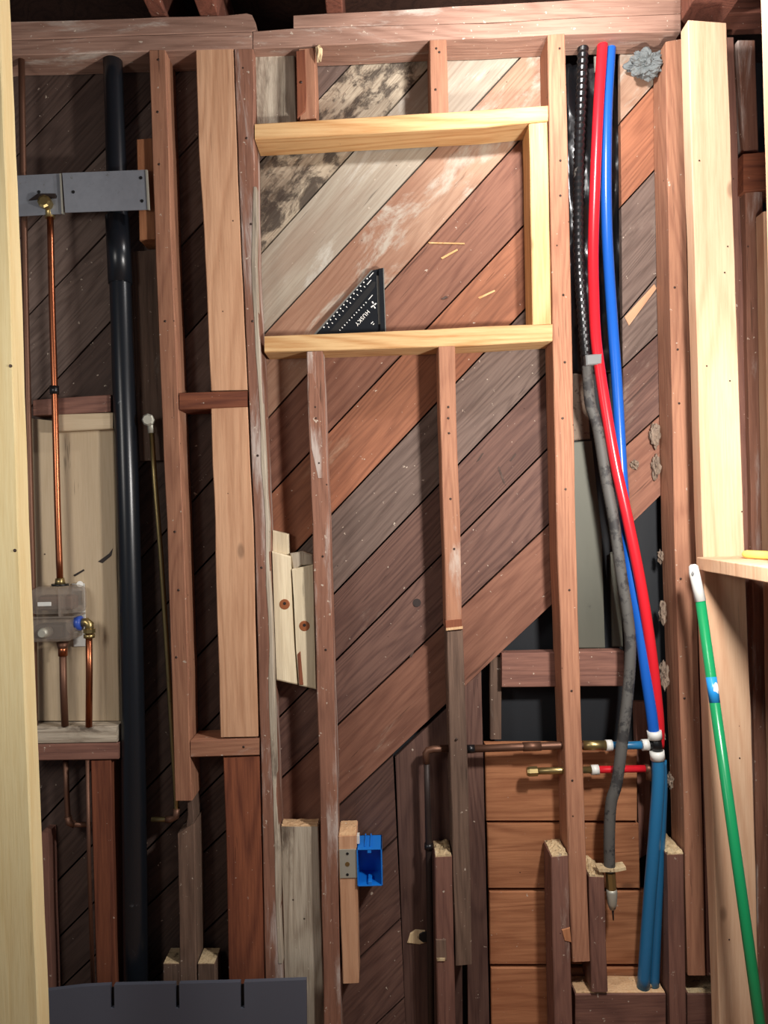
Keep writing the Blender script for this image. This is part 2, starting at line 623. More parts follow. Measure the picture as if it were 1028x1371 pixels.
# ------------------------------------------------------------------ the setting
FLOORZ = P(514, 1450, 0).z
TOPZ = P(514, 34, 0).z
SH = 0.093          # face of the diagonal sheathing behind the studs


def struct(o):
    o['kind'] = 'structure'
    return o


struct(boxw('floor', (-2.2, -3.2, FLOORZ - 0.03), (2.2, 0.3, FLOORZ), 'subfloor', bev=0))
CEILZ = TOPZ + 0.20
struct(boxw('ceiling', (-2.2, -3.2, CEILZ), (2.2, 1.0, CEILZ + 0.02), 'deck', bev=0))
wall = struct(boxw('wall_back', (-1.6, 0.150, FLOORZ), (1.6, 0.160, TOPZ - 0.03), 'tar', bev=0))
struct(boxw('wall_beyond', (-2.2, 0.95, FLOORZ), (2.2, 1.0, CEILZ), 'tar', bev=0))

# diagonal sheathing: each plank between two joint lines y = c + s * (x - 600)
LINES = [(-513, -1.05), (-398, -1.05), (-283, -1.05), (-168, -1.05), (-53, -1.07), (62, -1.107), (181, -1.08), (293, -1.105), (409, -1.06), (523, -1.06),
         (636, -1.04), (734, -1.0), (830, -0.95), (941, -0.94), (1056, -0.95), (1170, -0.95), (1280, -0.95), (1395, -0.95)]
MATS = ['p_brown', 'p_brown', 'p_greybrown', 'p_greybrown', 'p_bark', 'p_grey', 'p_mixed', 'p_red', 'p_orange', 'p_greybrown', 'p_brown', 'p_brown', 'p_red',
        'p_brown', 'p_brown', 'p_brown', 'p_brown']


def plank(poly, slope, mat, dy, name='plank'):
    ang = math.atan2(1.0, -slope)          # from vertical
    return slab(name, poly, SH + dy, 0.021, mat, wall, 0.0015, roty=ang)


for i in range(len(LINES) - 1):
    (c0, s0), (c1, s1) = LINES[i], LINES[i + 1]
    poly = [(-70, 60), (757, 60), (757,  1450), (-70,  1450)]
    g = 1.6
    poly = clip(poly, s0, -1, -(c0 + g) + 600 * s0)      # y >= line i
    poly = clip(poly, -s1, 1, (c1 - g) - 600 * s1)       # y <= line i+1
    if i == 12:
        pass
    if i >= 13:
        poly = clip(poly, 1, -0.047, 526 - 0.047 * 1010)
    # planks split behind the tall worn-edged stud; plumbing bay shade painted as darker planks
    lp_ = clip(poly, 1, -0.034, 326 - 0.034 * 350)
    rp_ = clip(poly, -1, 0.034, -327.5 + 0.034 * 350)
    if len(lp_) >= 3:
        plank(lp_, (s0 + s1) / 2, 'p_greybrown' if i in (2, 3, 5) else 'p_shade_crack', random.uniform(-0.0015, 0.0015))
    if len(rp_) >= 3:
        plank(rp_, (s0 + s1) / 2, MATS[i], random.uniform(-0.0015, 0.0015))
RL = [(30, -1.05), (136, -1.12), (251, -1.09), (399, -1.2), (472, -0.95), (581, -0.9), (693, -0.98)]
RM = ['p_mixed', 'p_orange', 'p_greybrown', 'p_greybrown', 'p_brown', 'p_red']
for i in range(len(RL) - 1):
    (c0, s0), (c1, s1) = RL[i], RL[i + 1]
    poly = [(830, 60), (962, 60), (962, 1000), (838, 1000)]
    g = 1.3
    poly = clip(poly, s0, -1, -(c0 + g) + 855 * s0)
    poly = clip(poly, -s1, 1, (c1 - g) - 855 * s1)
    poly = clip(poly, -1, 0.012, -829 + 0.012 * 100)
    if len(poly) >= 3:
        plank(poly, (s0 + s1) / 2, RM[i], random.uniform(-0.001, 0.001))
slab('splinter', [(836, 424), (876, 380), (879, 386), (842, 436)], SH - 0.004, 0.006, 'tan', wall, 0.001, roty=0.75)
for q in ([(666, 627), (668, 624), (674, 640), (677, 650), (674, 647)], [(637, 619), (645, 607), (648, 606), (641, 617)], [(682, 617), (690, 606), (691, 609), (684, 618)], [(590, 400), (597, 396), (600, 398), (594, 401)],
          [(520, 828), (530, 814), (534, 812), (524, 829)], [(548, 880), (556, 862), (559, 861), (551, 880)], [(505, 905), (540, 882), (542, 884), (508, 907)], [(480, 930), (497, 900), (500, 900), (484, 931)]):
    slab('crack', q, SH - 0.0012, 0.004, 'p_shade_crack', wall, 0.0004, roty=0.75)
for q in ([(573, 324), (622, 325), (622, 327), (574, 326)], [(590, 345), (612, 333), (613, 335), (592, 347)], [(640, 398), (662, 388), (663, 390), (642, 400)], [(500, 880), (507, 878), (506, 884)]):
    slab('scratch', q, SH - 0.0012, 0.003, 'pine', wall, 0.0003, roty=0.75)
# upright planks below the ragged lower edge
slab('plank', [(529, 1014), (603, 944), (616, 944), (620, 1450), (546, 1450)], SH + 0.004, 0.02, 'p_brown', wall)
slab('plank', [(620, 921), (644, 899), (657, 1450), (628, 1450)], SH - 0.004, 0.022, 'p_brown', wall)
slab('plank', [(850, 940), (868, 940), (872, 1140), (856, 1150)], SH + 0.02, 0.02, 'red_dull', wall)
tube('bolt', [P(558, 807, SH + 0.003), P(558, 807, SH - 0.003)], 0.011, 'iron', wall, segs=14)
slab('torn_patch', [(545, 1263), (549, 1250), (556, 1245), (569, 1246), (572, 1262), (562, 1265)], SH + 0.0005, 0.006, 'chip', wall, 0.002)
slab('hole', [(561, 1251), (566, 1248), (573, 1249), (573, 1262), (566, 1262), (561, 1258)], SH - 0.002, 0.006, 'tool_dark', wall, 0.001)

# floor joists above the plates, running out over the room
for x0, x1, lab in ((201, 222, 'dark floor joist over the drain pipe bay, against the dark ceiling'), (267, 292, 'dark floor joist above the tan flat board'),
                    (437, 459, 'dark floor joist above the gap in the upper plate'), (912, 972, 'wide reddish floor joist over the pale pine post')):
    a, b = P(x0, 22, 0), P(x1, 22, 0)
    z = P(x0, 26 if x0 > 800 else (20 if x0 < 300 else 17), 0).z
    tag(boxw('floor_joist', (a.x, -1.4 if x0 > 800 else -0.6, z), (b.x, 0.5, CEILZ), 'joist', bev=0.003, roty=0), lab, 'joist', 'floor joists')

# ------------------------------------------------------------------ framing lumber
D = 0.090


def stud(label, pairs, Y=0.0, depth=D, mat='stud', name='wall_stud', cat='stud', group='wall studs', **kw):
    return tag(beam(name, pairs, Y, depth, mat, **kw), label, cat, group)


# plates
stud('lower top plate over the plumbing bays, plaster crumbs on its face', hcols([(-20, 57, 77), (12, 54, 74), (330, 42, 65), (338, 42, 65)]), mat='plate', name='top_plate', cat='plate',
     group='top plates', horiz=True)
stud('upper top plate over the plumbing bays with a rounded worn end', hcols([(-20, 31, 57), (12, 29, 53.5), (300, 20, 42.5), (330, 17, 41.5), (337, 19, 41.5), (342, 30, 41)]), mat='plate', name='top_plate', cat='plate',
     group='top plates', horiz=True)
stud('long lower top plate above the niche, worn whitish face', hcols([(339, 41.5, 65), (393, 37.5, 63), (420, 36, 61), (575, 32.5, 54), (650, 30.5, 51), (740, 25, 46), (911, 17.5, 42)]), mat='plate',
     name='top_plate', cat='plate', group='top plates', horiz=True)
stud('upper top plate starting beside the gap, running above the niche', hcols([(393, 20, 37), (650, 6, 30), (740, 1, 24.5), (911, -10, 17)]), mat='plate', name='top_plate', cat='plate',
     group='top plates', horiz=True)
stud('dark upper plate stub in the corner behind the pine post', hcols([(975, -8, 18), (1075, -12, 14)]), Y=0.0, mat='joist', name='top_plate', cat='plate', group='top plates', horiz=True)

# stud A with its pipe notch: upper length, thin waist, lower length
sa = stud('reddish stud beside the black drain pipe, notched near the floor',
          vrows([(67, 199, 222), (200, 203.5, 226), (350, 208, 231), (520, 215, 238), (700, 223, 245), (900, 229, 252), (1000, 232, 254), (1072, 234, 257)]), mat='stud')
beam('waist', vrows([(1071, 250, 257.2), (1090, 251, 260), (1112, 248, 260)]), 0.012, D - 0.02, 'stud_dirty', sa)
beam('lower_length', [((237, 1117), (260, 1102)), ((238.5, 1160), (261, 1160)), ((240, 1250), (262, 1250)), ((243, 1450), (266, 1450))], 0.0, D, 'stud_dirty', sa)
nails(sa, [(211, 150), (212, 80), (221, 430), (213, 220)], 0)
nails(sa, [(234, 712), (239, 790), (236, 880)], 0)
stud('wide tan board filling beside the reddish stud, upper length',
     [((262, 66), (313, 65)), ((266, 200), (317.5, 200)), ((275, 350), (323, 350)), ((282, 523), (331, 522))], Y=0.002, depth=0.04, mat='tan', name='filler_board', cat='board', group='tan filler boards')
stud('wide tan board below the small red crosspiece, middle length',
     [((282, 547), (331, 545)), ((287.5, 700), (339, 700)), ((295, 987), (345.5, 986))], Y=0.002, depth=0.04, mat='tan', name='filler_board', cat='board', group='tan filler boards')
stud('dark redwood board below the lower crosspiece near the slotted sheet',
     [((299, 1015), (347.5, 1013)), ((303, 1150), (351, 1150)), ((309, 1450), (357, 1450))], Y=0.004, depth=0.04, mat='red', name='filler_board', cat='board', group='tan filler boards')
stud('short red crosspiece with a knot between the two tan board lengths', hcols([(240, 526, 549), (331, 523, 545)]), mat='red', name='blocking', cat='blocking', group='crosspieces', horiz=True)
b2 = stud('tan-brown crosspiece under the middle tan board', hcols([(255, 992, 1014), (347, 989, 1011.5)]), mat='stud', name='blocking', cat='blocking', group='crosspieces', horiz=True)
nails(b2, [(326, 1000)], 0)
sc = stud('tall stud with whitish worn edge between tan board and niche',
          [((313.5, 66), (339, 65.5)), ((316.5, 160), (340, 160)), ((324.5, 350), (342, 350)), ((332.5, 520), (351, 520)), ((340.5, 700), (358.5, 700)),
           ((348.5, 990), (368, 990)), ((350, 1050), (371, 1050)), ((358, 1450), (381, 1450))], mat='stud_worn')
beam('worn_edge', [((338, 250), (342.5, 250)), ((336, 350), (342.6, 350)), ((342, 470), (349, 470)), ((345, 520), (351.6, 520)), ((350, 620), (355.6, 620)), ((354, 700), (359, 700)), ((362, 990), (368.6, 990)),
                   ((372, 1290), (378, 1290))], -0.0015, 0.03, 'weathered', sc, jit=0.0028)
nails(sc, [(330, 185), (336, 300), (338, 430), (345, 610), (350, 760)], 0)
se = stud('old stud below the shelf beside the cream wood patch, worn edges',
          [((410, 471), (432, 470)), ((413, 580), (436, 580)), ((418, 700), (440.5, 700)), ((423, 880), (446, 880)), ((427.5, 1050), (450.5, 1050)), ((435.5, 1450), (458, 1450))], mat='stud_worn')
beam('worn_patch', [((413, 500), (420, 500)), ((412.5, 540), (430, 540)), ((416, 600), (434, 600)), ((424, 640), (433, 640))], -0.001, 0.012, 'stud_worn', se, jit=0.002)
nails(se, [(422, 545), (423, 560), (427, 620), (432, 745), (436, 870)], 0)
sf = stud('cripple stud hanging from the middle of the shelf to a stepped break',
          [((587, 463), (609, 462)), ((589, 560), (611, 560)), ((593.5, 700), (615.5, 700)), ((597, 842), (618.5, 840))], mat='stud')
beam('lower_length', [((598, 844), (619.5, 843)), ((603.5, 1050), (627, 1050)), ((610, 1293), (632, 1291))], 0.004, D - 0.006, 'stud_dirty', sf)
slab('ledge', [(596, 831), (618, 829), (619, 843), (597, 845)], -0.003, 0.03, 'red', sf)
slab('torn_edge', [(597, 841), (619.5, 838.5), (619.5, 842), (597, 844.5)], -0.0045, 0.02, 'pale_end', sf)
nails(sf, [(600, 545), (600, 560), (601, 580), (603, 668), (608, 735), (611, 990)], 0)
sd_ = stud('long reddish stud beside the niche and the red pipe',
           [((733, 47), (756, 45)), ((735, 170), (759.5, 170)), ((738, 350), (763.5, 350)), ((745, 700), (770.5, 700)), ((752, 900), (776, 900)), ((757.5, 1050), (781, 1050)),
            ((761, 1160), (785, 1160)), ((766, 1288), (790, 1287))], mat='stud')
nails(sd_, [(749, 65), (750, 215), (750, 262), (754, 395), (756, 485), (753, 560), (757, 655), (762, 790), (765, 925), (766, 1045)], 0)
sg = stud('thick stud with ragged plaster-stained edge beside the pine post',
          [((891, 56), (913, 52)), ((893, 200), (917, 200)), ((896, 350), (920.5, 350)), ((902.5, 700), (930.5, 700)), ((909, 900), (936, 900)), ((914.5, 1050), (939.5, 1050)), ((921, 1306), (945, 1306))],
          mat='stud')
nails(sg, [(903, 385), (907, 468), (909, 540), (911, 775), (916, 935)], 0)
stud('narrow second stud tight behind the pine post',
     [((914.5, 52), (940, 52)), ((922, 350), (945, 350)), ((932, 700), (955, 700)), ((941, 1050), (964, 1050)), ((946.5, 1306), (972, 1306))], Y=0.006, mat='red_dull')
# studs beyond the pine post
stud('dark dull plank standing behind the far side of the pine post',
     [((968, 50), (983, 50)), ((978, 350), (994, 350)), ((990, 700), (1003, 700)), ((1002, 1050), (1014, 1050)), ((1010, 1450), (1022, 1450))], Y=0.03, mat='red_dull')
stud('short upper stud above the end crosspiece past the pine post', [((988, 54), (1011, 54)), ((995, 203), (1016, 203))], Y=0.02, depth=0.07, mat='stud_worn')
stud('reddish crosspiece at the frame edge past the pine post', hcols([(995, 205, 256), (1075, 200, 250)]), Y=0.0, mat='red', name='blocking', cat='blocking', group='crosspieces', horiz=True)
stud('pinkish stud below the end crosspiece past the pine post',
     [((998, 257), (1021, 257)), ((1001, 500), (1024, 500)), ((1006, 700), (1029, 700)), ((1010, 1000), (1034, 1000)), ((1018, 1450), (1042, 1450))], Y=0.01, mat='stud_worn')
stud('pale edge of a stud showing at the frame edge under the crosspiece', [((1022.5, 283), (1060, 283)), ((1027, 560), (1066, 560)), ((1034, 900), (1072, 900)), ((1046, 1450), (1084, 1450))], Y=-0.05, depth=0.04, mat='pine_pale')
stud('very pale stud sliver at the upper frame edge', [((1031, -25), (1083, -25)), ((1039, 260), (1091, 260)), ((1064, 1390), (1116, 1390))], Y=-0.45, depth=0.038, mat='pine_pale', name='pine_stud', cat='stud',
     group='new pine studs')

# cripples and boards at the top
stud('grey weathered block with a split knot beside the niche top', [((341, 75), (394, 74)), ((343, 160), (397, 161)), ((343, 168), (397, 168))], Y=0.035, depth=0.03, mat='weathered', name='weathered_block', cat='block', group=None)
cr = stud('short split cripple stud beside the grey weathered block', [((399, 66), (421, 64)), ((400, 120), (423, 120)), ((401, 160), (423, 158))], Y=0.004, mat='stud', group='cripple studs', name='cripple_stud')
slab('split_face', [(396.5, 68), (408, 66), (410, 130), (409, 148), (398, 158)], 0.001, 0.03, 'red', cr)
lump('splinter', P(427, 72, 0.0), (0.008, 0.01, 0.02), 'chip', cr, 2, 0.5, 2.5, 8)
nails(cr, [(403, 110)], 0)
c2 = stud('short cripple stud between top plate and upper pine header', [((575, 54), (597.5, 53)), ((577, 156), (600, 155))], mat='stud', group='cripple studs', name='cripple_stud')
nails(c2, [(584, 65), (588, 70), (583, 120)], 0)

# new pine niche frame
stud('new yellow pine header forming the top of the niche', hcols([(341, 165.5, 187), (500, 156, 178), (650, 146.5, 170), (733.5, 141, 162)]), Y=-0.001, mat='pine', name='niche_header', cat='header', group='new pine niche framing', horiz=True)
sh = stud('new yellow pine sill with the triangular square standing on it', hcols([(354, 450, 471.5), (500, 444.5, 467.5), (650, 437, 462), (739.5, 433.5, 456)]), Y=-0.001, mat='pine', name='niche_sill', cat='sill', group='new pine niche framing', horiz=True)
stud('new pine upright closing the niche against the long reddish stud', [((708, 166), (732.5, 163.5)), ((710, 260), (735, 260)), ((713, 435), (738, 433.5))], Y=-0.001, mat='pine', name='niche_upright', cat='upright', group='new pine niche framing')

# big pine posts
ph = stud('tall pale pine post behind the green broom handle',
          [((921, 27), (973, 31)), ((925, 180), (978, 180)), ((930.5, 350), (984, 350)), ((940, 700), (995.5, 700)), ((952, 1040), (1008.5, 1040)), ((966, 1450), (1019, 1450))], Y=-0.12, depth=0.045, mat='pine_pale',
          name='pine_post', cat='post', group='new pine studs')
nails(ph, [(936, 215), (974, 330), (970, 365), (946, 490), (977, 510), (993, 685), (990, 1015), (976, 1258)], -0.12, 0.002)
lp = stud('pale yellow pine post standing close at the frame edge beside the copper pipes',
          [((-60, -30), (-3, -30)), ((-48, 350), (13, 350)), ((-38, 700), (24, 700)), ((-26, 1021), (37, 1021)), ((-13, 1460), (55, 1460))], Y=-0.50, depth=0.045, mat='pine_yellow', name='pine_post', cat='post', group='new pine studs')
nails(lp, [(14, 490), (20, 737)], -0.50)

# ------------------------------------------------------------------ lower wall pieces
pq = stud('short new pine stud carrying the blue outlet box', [((453, 1120), (477, 1119)), ((455, 1200), (478.5, 1200)), ((458.5, 1317), (480.5, 1316))], mat='tan', name='short_stud', cat='stud', group='short studs')
rough_top('cut_end', (454, 1120.5), (476.5, 1119.5), 0.002, D - 0.004, 'pale_end', pq, 0.0006, 0.001)
gb = stud('broad weathered grey board standing between two worn studs, freshly sawn top', [((375.5, 1107), (426, 1107)), ((378, 1200), (429, 1200)), ((384, 1450), (437, 1450))], Y=0.03, depth=0.045, mat='weathered', name='weathered_board', cat='board', group=None)
rough_top('cut_end', (377, 1108), (425, 1108), 0.032, 0.04, 'pale_end', gb, 0.0025, 0.001)
pm = stud('short dark stud with splintered top beside the thin iron pipe', [((582, 1148), (605, 1147)), ((584, 1265), (607.5, 1265)), ((588, 1450), (612, 1450))], mat='red_dull', name='short_stud', cat='stud', group='short studs')
rough_top('broken_end', (583, 1149), (604, 1148), 0.002, D - 0.004, 'chip', pm, 0.004, 0.002)
slab('dark_notch', [(583.5, 1258), (597, 1258), (598, 1286), (584, 1286)], -0.002, 0.006, 'stud_dirty', pm)
slab('torn_edge', [(584, 1283), (596, 1283), (596, 1287), (585, 1287)], -0.004, 0.006, 'chip', pm)
pn = stud('short stud with splintered top in front of the orange boards', [((738, 1148), (760.5, 1146)), ((740, 1260), (763, 1260)), ((744, 1450), (769, 1450))], Y=-0.012, mat='red_dull', name='short_stud', cat='stud', group='short studs')
rough_top('broken_end', (739, 1149), (759.5, 1147), -0.01, D - 0.004, 'chip', pn, 0.003, 0.002)
slab('chip_scar', [(752, 1245), (763, 1242), (765, 1262), (756, 1260)], -0.0145, 0.006, 'orange', pn)
po = stud('short hanging stud with crumbled top under the grey hose', [((788, 1174), (808.5, 1175)), ((790, 1260), (811, 1260)), ((792.5, 1328), (814, 1328))], mat='red_dull', name='short_stud', cat='stud', group='short studs')
rough_top('broken_end', (789, 1175), (808, 1176), 0.002, D - 0.004, 'chip', po, 0.006, 0.002, 0.015)
pp = stud('short stud with a splintered peak beside the blue pipes', [((893, 1145), (915, 1144)), ((895, 1250), (917, 1250)), ((899, 1450), (920, 1450))], Y=-0.004, depth=D + 0.02, mat='red_dull', name='short_stud', cat='stud', group='short studs')
rough_top('broken_end', (893.5, 1146), (914.5, 1145), -0.002, D + 0.016, 'chip', pp, 0.004, 0.002, 0.03)
sp = stud('sole plate section between the short studs at the wall foot', hcols([(770, 1331, 1450), (891, 1331, 1450)]), Y=0.008, depth=0.074, mat='red_dull', name='sole_plate', cat='plate', group='sole plates', horiz=True)
rough_top('dusty_top', (771, 1331), (890, 1331), 0.012, 0.066, 'pale_end', sp, 0.0008, 0.0008)
lump('wood_chip', P(860, 1316, 0.04), (0.008, 0.008, 0.010), 'pale_end', sp, 2, 0.5, 2, 5)
lump('wood_chip', P(869, 1319, 0.03), (0.007, 0.007, 0.006), 'chip', sp, 2, 0.5, 2, 6)
sp2 = stud('sole plate section below the thick stained stud', hcols([(920, 1331,  1450), (985, 1331,  1450)]), Y=0.008, mat='red_dull', name='sole_plate', cat='plate', group='sole plates', horiz=True)
rough_top('dusty_top', (921, 1331), (984, 1331), 0.012, D - 0.01, 'chip', sp2, 0.0008, 0.0008)

# foot blocks straddling stud A
for q, lab in (([((218, 1291), (241, 1291)), ((219, 1450), (243, 1450))], 'small floor block on the drain pipe side of the notched stud'),
               ([((264, 1291), (288, 1291)), ((266, 1450), (290, 1450))], 'small floor block on the redwood board side of the notched stud')):
    o = stud(lab, q, Y=0.0, depth=0.07, mat='stud_dirty', name='floor_block', cat='block', group='floor blocks')
    rough_top('cut_end', (q[0][0][0] + 1, 1292), (q[0][1][0] - 1, 1292), 0.002, 0.066, 'chip', o, 0.0008, 0.0008)

# orange horizontal boards
OB = [([(649, 996), (853, 996), (853, 1099), (651, 1099)], 'uppermost orange board behind the copper stubs'),
      ([(652, 1103), (855, 1103), (857, 1189), (654, 1189)], 'second orange board, below the copper stubs'),
      ([(655, 1194), (865, 1194), (868, 1291), (656, 1291)], 'third orange board, above the lowest one'),
      ([(657, 1296), (868, 1296), (870, 1445), (659, 1445)], 'lowest orange board at the wall foot')]
for q, lab in OB:
    tag(slab('orange_board', q, SH - 0.008, 0.024, 'orange', None, 0.002, roty=math.pi / 2), lab, 'board', 'orange boards patching the wall')
bl = stud('red block set across the dark opening above the orange boards', hcols([(672, 875, 920), (835, 872, 919)]), Y=0.075, depth=0.045, mat='red_dull', name='blocking', cat='blocking', group='crosspieces', horiz=True)
stud('thin upright lath in the dark opening beside the red block', vrows([(880, 656, 671), (990, 656, 671)]), Y=0.10, depth=0.02, mat='stud_dirty', name='lath', cat='lath', group=None)

# painted chunk
ck = empty('cream_painted_block', P(395, 922, 0.06))
tag(ck, 'cracked cream-painted wood patch with two screws between worn studs', 'block')
slab('board', [(364, 738), (389, 745), (391, 800), (394, 860), (398, 917), (370, 911)], 0.035, 0.045, 'cream_old', ck, 0.0025)
slab('board', [(390.5, 762), (419, 756), (423, 923), (400, 918), (396, 870), (393, 800)], 0.031, 0.045, 'cream_old', ck, 0.0025)
slab('board', [(364.5, 710), (386, 715), (387, 745), (364.5, 742)], 0.06, 0.03, 'cream_old', ck, 0.002)
slab('splinter_edge', [(388, 741), (405, 738), (418, 743), (418.5, 756), (404, 757), (392, 764)], 0.043, 0.03, 'weathered', ck, 0.003)
slab('dark_crack', [(398, 876), (402, 872), (406, 917), (400.5, 917)], 0.0295, 0.004, 'red', ck, 0.0005)
for x, y in ((381, 809), (407.5, 838)):
    c = P(x, y, 0.031 if x > 390 else 0.035)
    s = tube('screw', [c + Vector((0, 0.004, 0)), c + Vector((0, -0.0006, 0)), c + Vector((0, -0.0012, 0))], [0.0135, 0.0135, 0.012], 'copper_screw', ck, segs=18, smooth=False)
    tube('recess', [c + Vector((0, 0.003, 0.002)), c + Vector((0, -0.0018, 0.002))], 0.0042, 'iron', s, segs=10)

# ------------------------------------------------------------------ left plumbing bays
stud('dark block behind the copper pipe, above the cream panel', hcols([(44, 535, 557), (148, 528, 551.5)]), Y=0.03, depth=0.06, mat='red_dull', name='blocking', cat='blocking', group='crosspieces', horiz=True)
stud('pale block under the dark block on top of the cream panel', hcols([(70, 555, 578), (151, 552.5, 574)]), Y=0.025, depth=0.06, mat='cream', name='blocking', cat='blocking', group='crosspieces', horiz=True)
cp = stud('cream plywood panel behind the clear valve guard', [((40, 560), (152, 572)), ((44, 760), (156, 760)), ((48, 965), (160, 965))], Y=0.05, depth=0.018, mat='cream', name='plywood_panel', cat='panel', group=None)
nails(cp, [(60, 742), (76, 705)], 0.05, 0.002)
slab('scratch', [(131, 752), (146, 741), (151, 734), (149, 744), (137, 754)], 0.0488, 0.003, 'iron', cp, 0.0003)
slab('scratch', [(98, 770), (112, 762), (113, 764), (100, 772)], 0.0488, 0.003, 'iron', cp, 0.0003)
bb = stud('dusty brown block below the cream panel, copper pipes resting on it', hcols([(30, 974, 996), (156, 972, 994)]), Y=0.005, depth=0.08, mat='weathered', name='blocking', cat='blocking', group='crosspieces', horiz=True)
stud('brown lower block under the dusty pipe block', hcols([(30, 997, 1019), (158, 995, 1017)]), Y=0.005, depth=0.08, mat='red_dull', name='blocking', cat='blocking', group='crosspieces', horiz=True)
stud('reddish short stud under the pipe blocks beside the drain pipe', [((121, 1019), (148, 1018)), ((124, 1150), (151.5, 1150)), ((130, 1335), (156, 1335)), ((133, 1450), (159, 1450))], Y=0.01, mat='red', name='short_stud', cat='stud', group='short studs')
stud('dark narrow upright standing in the corner by the yellow post', vrows([(1115, 55, 64), (1450, 64, 74)]), Y=0.04, depth=0.05, mat='red_dull', name='upright', cat='upright', group=None)
stud('orange-brown block behind the steel plate end', [((183, 187), (206, 185)), ((186, 321), (209, 320))], Y=0.02, depth=0.07, mat='orange', name='side_block', cat='block', group=None)
stud('dusty brown board behind the capped copper stub', [((172, 337), (209, 335)), ((178, 480), (216, 480)), ((186, 617), (224, 616))], Y=0.064, depth=0.026, mat='stud_dirty', name='backing_board', cat='board', group=None)

# steel plates
pl1 = tag(slab('steel_plate', [(10, 235.5), (81.5, 232), (84.5, 286), (14, 290)], -0.004, 0.003, 'steel', None, 0.0006), 'grey steel strap plate behind the brass pipe cap', 'plate', 'steel strap plates')
pl2 = tag(slab('steel_plate', [(83, 231.5), (196, 227), (199, 280.5), (87, 284.5)], -0.012, 0.003, 'steel', None, 0.0006), 'longer grey steel strap plate crossing the black drain pipe', 'plate', 'steel strap plates')
slab('bent_edge', [(79.5, 232), (82, 232), (85, 286), (82.5, 286)], -0.010, 0.007, 'zinc', pl1, 0.0004)
slab('bent_edge', [(194.5, 227), (197, 227), (200, 280.5), (197.5, 280.5)], -0.014, 0.006, 'zinc', pl2, 0.0004)
for par, pts, Y in ((pl1, [(52, 257), (74, 263)], -0.0045), (pl2, [(98, 257), (188.5, 238), (190, 269)], -0.0125)):
    for x, y in pts:
        c = P(x, y, Y)
        tube('screw_hole', [c + Vector((0, 0.001, 0)), c + Vector((0, -0.0005, 0))], 0.0042, 'tool_dark', par, segs=10)

# drain pipe
dp = tag(pipe_px('drain_pipe', [(150.5, 66), (155, 200), (160, 350), (165, 500), (170, 640), (175.5, 850), (179, 1050), (183, 1450)], 0.036, [12.5, 13, 14, 14.5, 15, 15.5, 16, 17], 'abs', None, segs=24, curve=True, sub=3),
         'black plastic drain pipe running full height past the steel plate', 'pipe')
pipe_px('coupling', [(157, 291), (161, 380)], 0.036, 15.5, 'abs', dp, segs=24)

# copper supply pipes
tag(pipe_px('water_pipe', [(28.5, 66), (32, 290), (36, 480), (40, 640), (44, 800), (47, 1000)], 0.02, 4.2, 'copper_dull', None, curve=True, sub=3), 'dull brown water pipe closest to the yellow pine post', 'pipe', 'copper pipes')
c1 = tag(pipe_px('water_pipe', [(67, 280), (69.5, 400), (73, 520), (77, 680), (80.5, 782)], 0.005, 4.2, 'copper', None, curve=True, sub=3), 'bright copper pipe running from the brass cap down to the valve', 'pipe', 'copper pipes')
c = P(61.5, 272, -0.012)
tube('end_cap', [c + Vector((0, 0.03, 0)), c + Vector((0, 0.0, 0)), c + Vector((0, -0.012, 0)), c + Vector((0, -0.014, 0))], [0.013, 0.0165, 0.0165, 0.011], 'brass', c1, segs=8, smooth=False)
pipe_px('elbow', [(63, 272, 0.01), (66, 276, 0.006), (67, 292, 0.005)], 0.005, 6.2, 'brass', c1)
slab('wing_bracket', [(38, 268), (50, 259), (74, 259), (75, 265), (58, 266)], -0.008, 0.003, 'iron', c1, 0.0005)
pipe_px('clamp', [(72.5, 517), (73, 528)], 0.005, 6.0, 'black_pl', c1)

# mixing valve with clear guard
vb = empty('mixing_valve', P(75, 862, 0.03))
tag(vb, 'mixing valve under a clear plastic guard on the cream panel', 'valve')


def px_box(name, x0, y0, x1, y1, Y0, Y1, mat, parent, bev):
    a, b = P(x0, y1, Y0), P(x1, y0, Y0)
    return boxw(name, (a.x, Y0, a.z), (b.x, Y1, b.z), mat, parent, bev)


px_box('back_flange', 98, 781, 113, 866, 0.046, 0.050, 'white_pl', vb, 0.0015)
px_box('guard_upper', 38, 785, 104, 826, -0.025, 0.046, 'clear', vb, 0.018)
px_box('guard_lip', 38, 825, 98, 829.5, -0.034, 0.046, 'clear', vb, 0.002)
px_box('guard_rib', 78, 788, 80, 826, -0.028, 0.02, 'clear', vb, 0.001)
px_box('guard_lower', 38, 829, 92, 861, -0.045, 0.046, 'clear', vb, 0.008)
px_box('valve_body', 50, 797, 98, 818, 0.002, 0.04, 'copper_dull', vb, 0.008)
px_box('cartridge', 46, 836, 84, 856, -0.01, 0.04, 'iron', vb, 0.006)
px_box('window_clip', 50, 806, 68, 812, -0.0275, -0.024, 'white_pl', vb, 0.001)
cc = P(57, 848, -0.047)
tube('knob', [cc + Vector((0, 0.03, 0)), cc, cc + Vector((0, -0.006, 0))], [0.013, 0.013, 0.009], 'zinc', vb, segs=16)
pipe_px('collar', [(80, 774), (80.5, 783)], 0.005, [5.5, 7], 'brass', vb)
pipe_px('gasket', [(80.5, 781.5), (80.5, 784)], 0.005, 11, 'black_pl', vb)
pipe_px('side_port', [(92, 840), (104, 836)], 0.0, [8, 9.5], 'clear', vb)
tube('blue_ring', [P(101, 835.5, 0.0), P(102, 835.2, 0.0), P(109, 834, 0.0), P(110, 834, 0.0)], [0.014, 0.0185, 0.0185, 0.014], 'blue_ring', vb, segs=20)
pipe_px('outlet_tail', [(84, 860), (84, 870)], 0.005, [8, 5.5], 'copper_dull', vb)
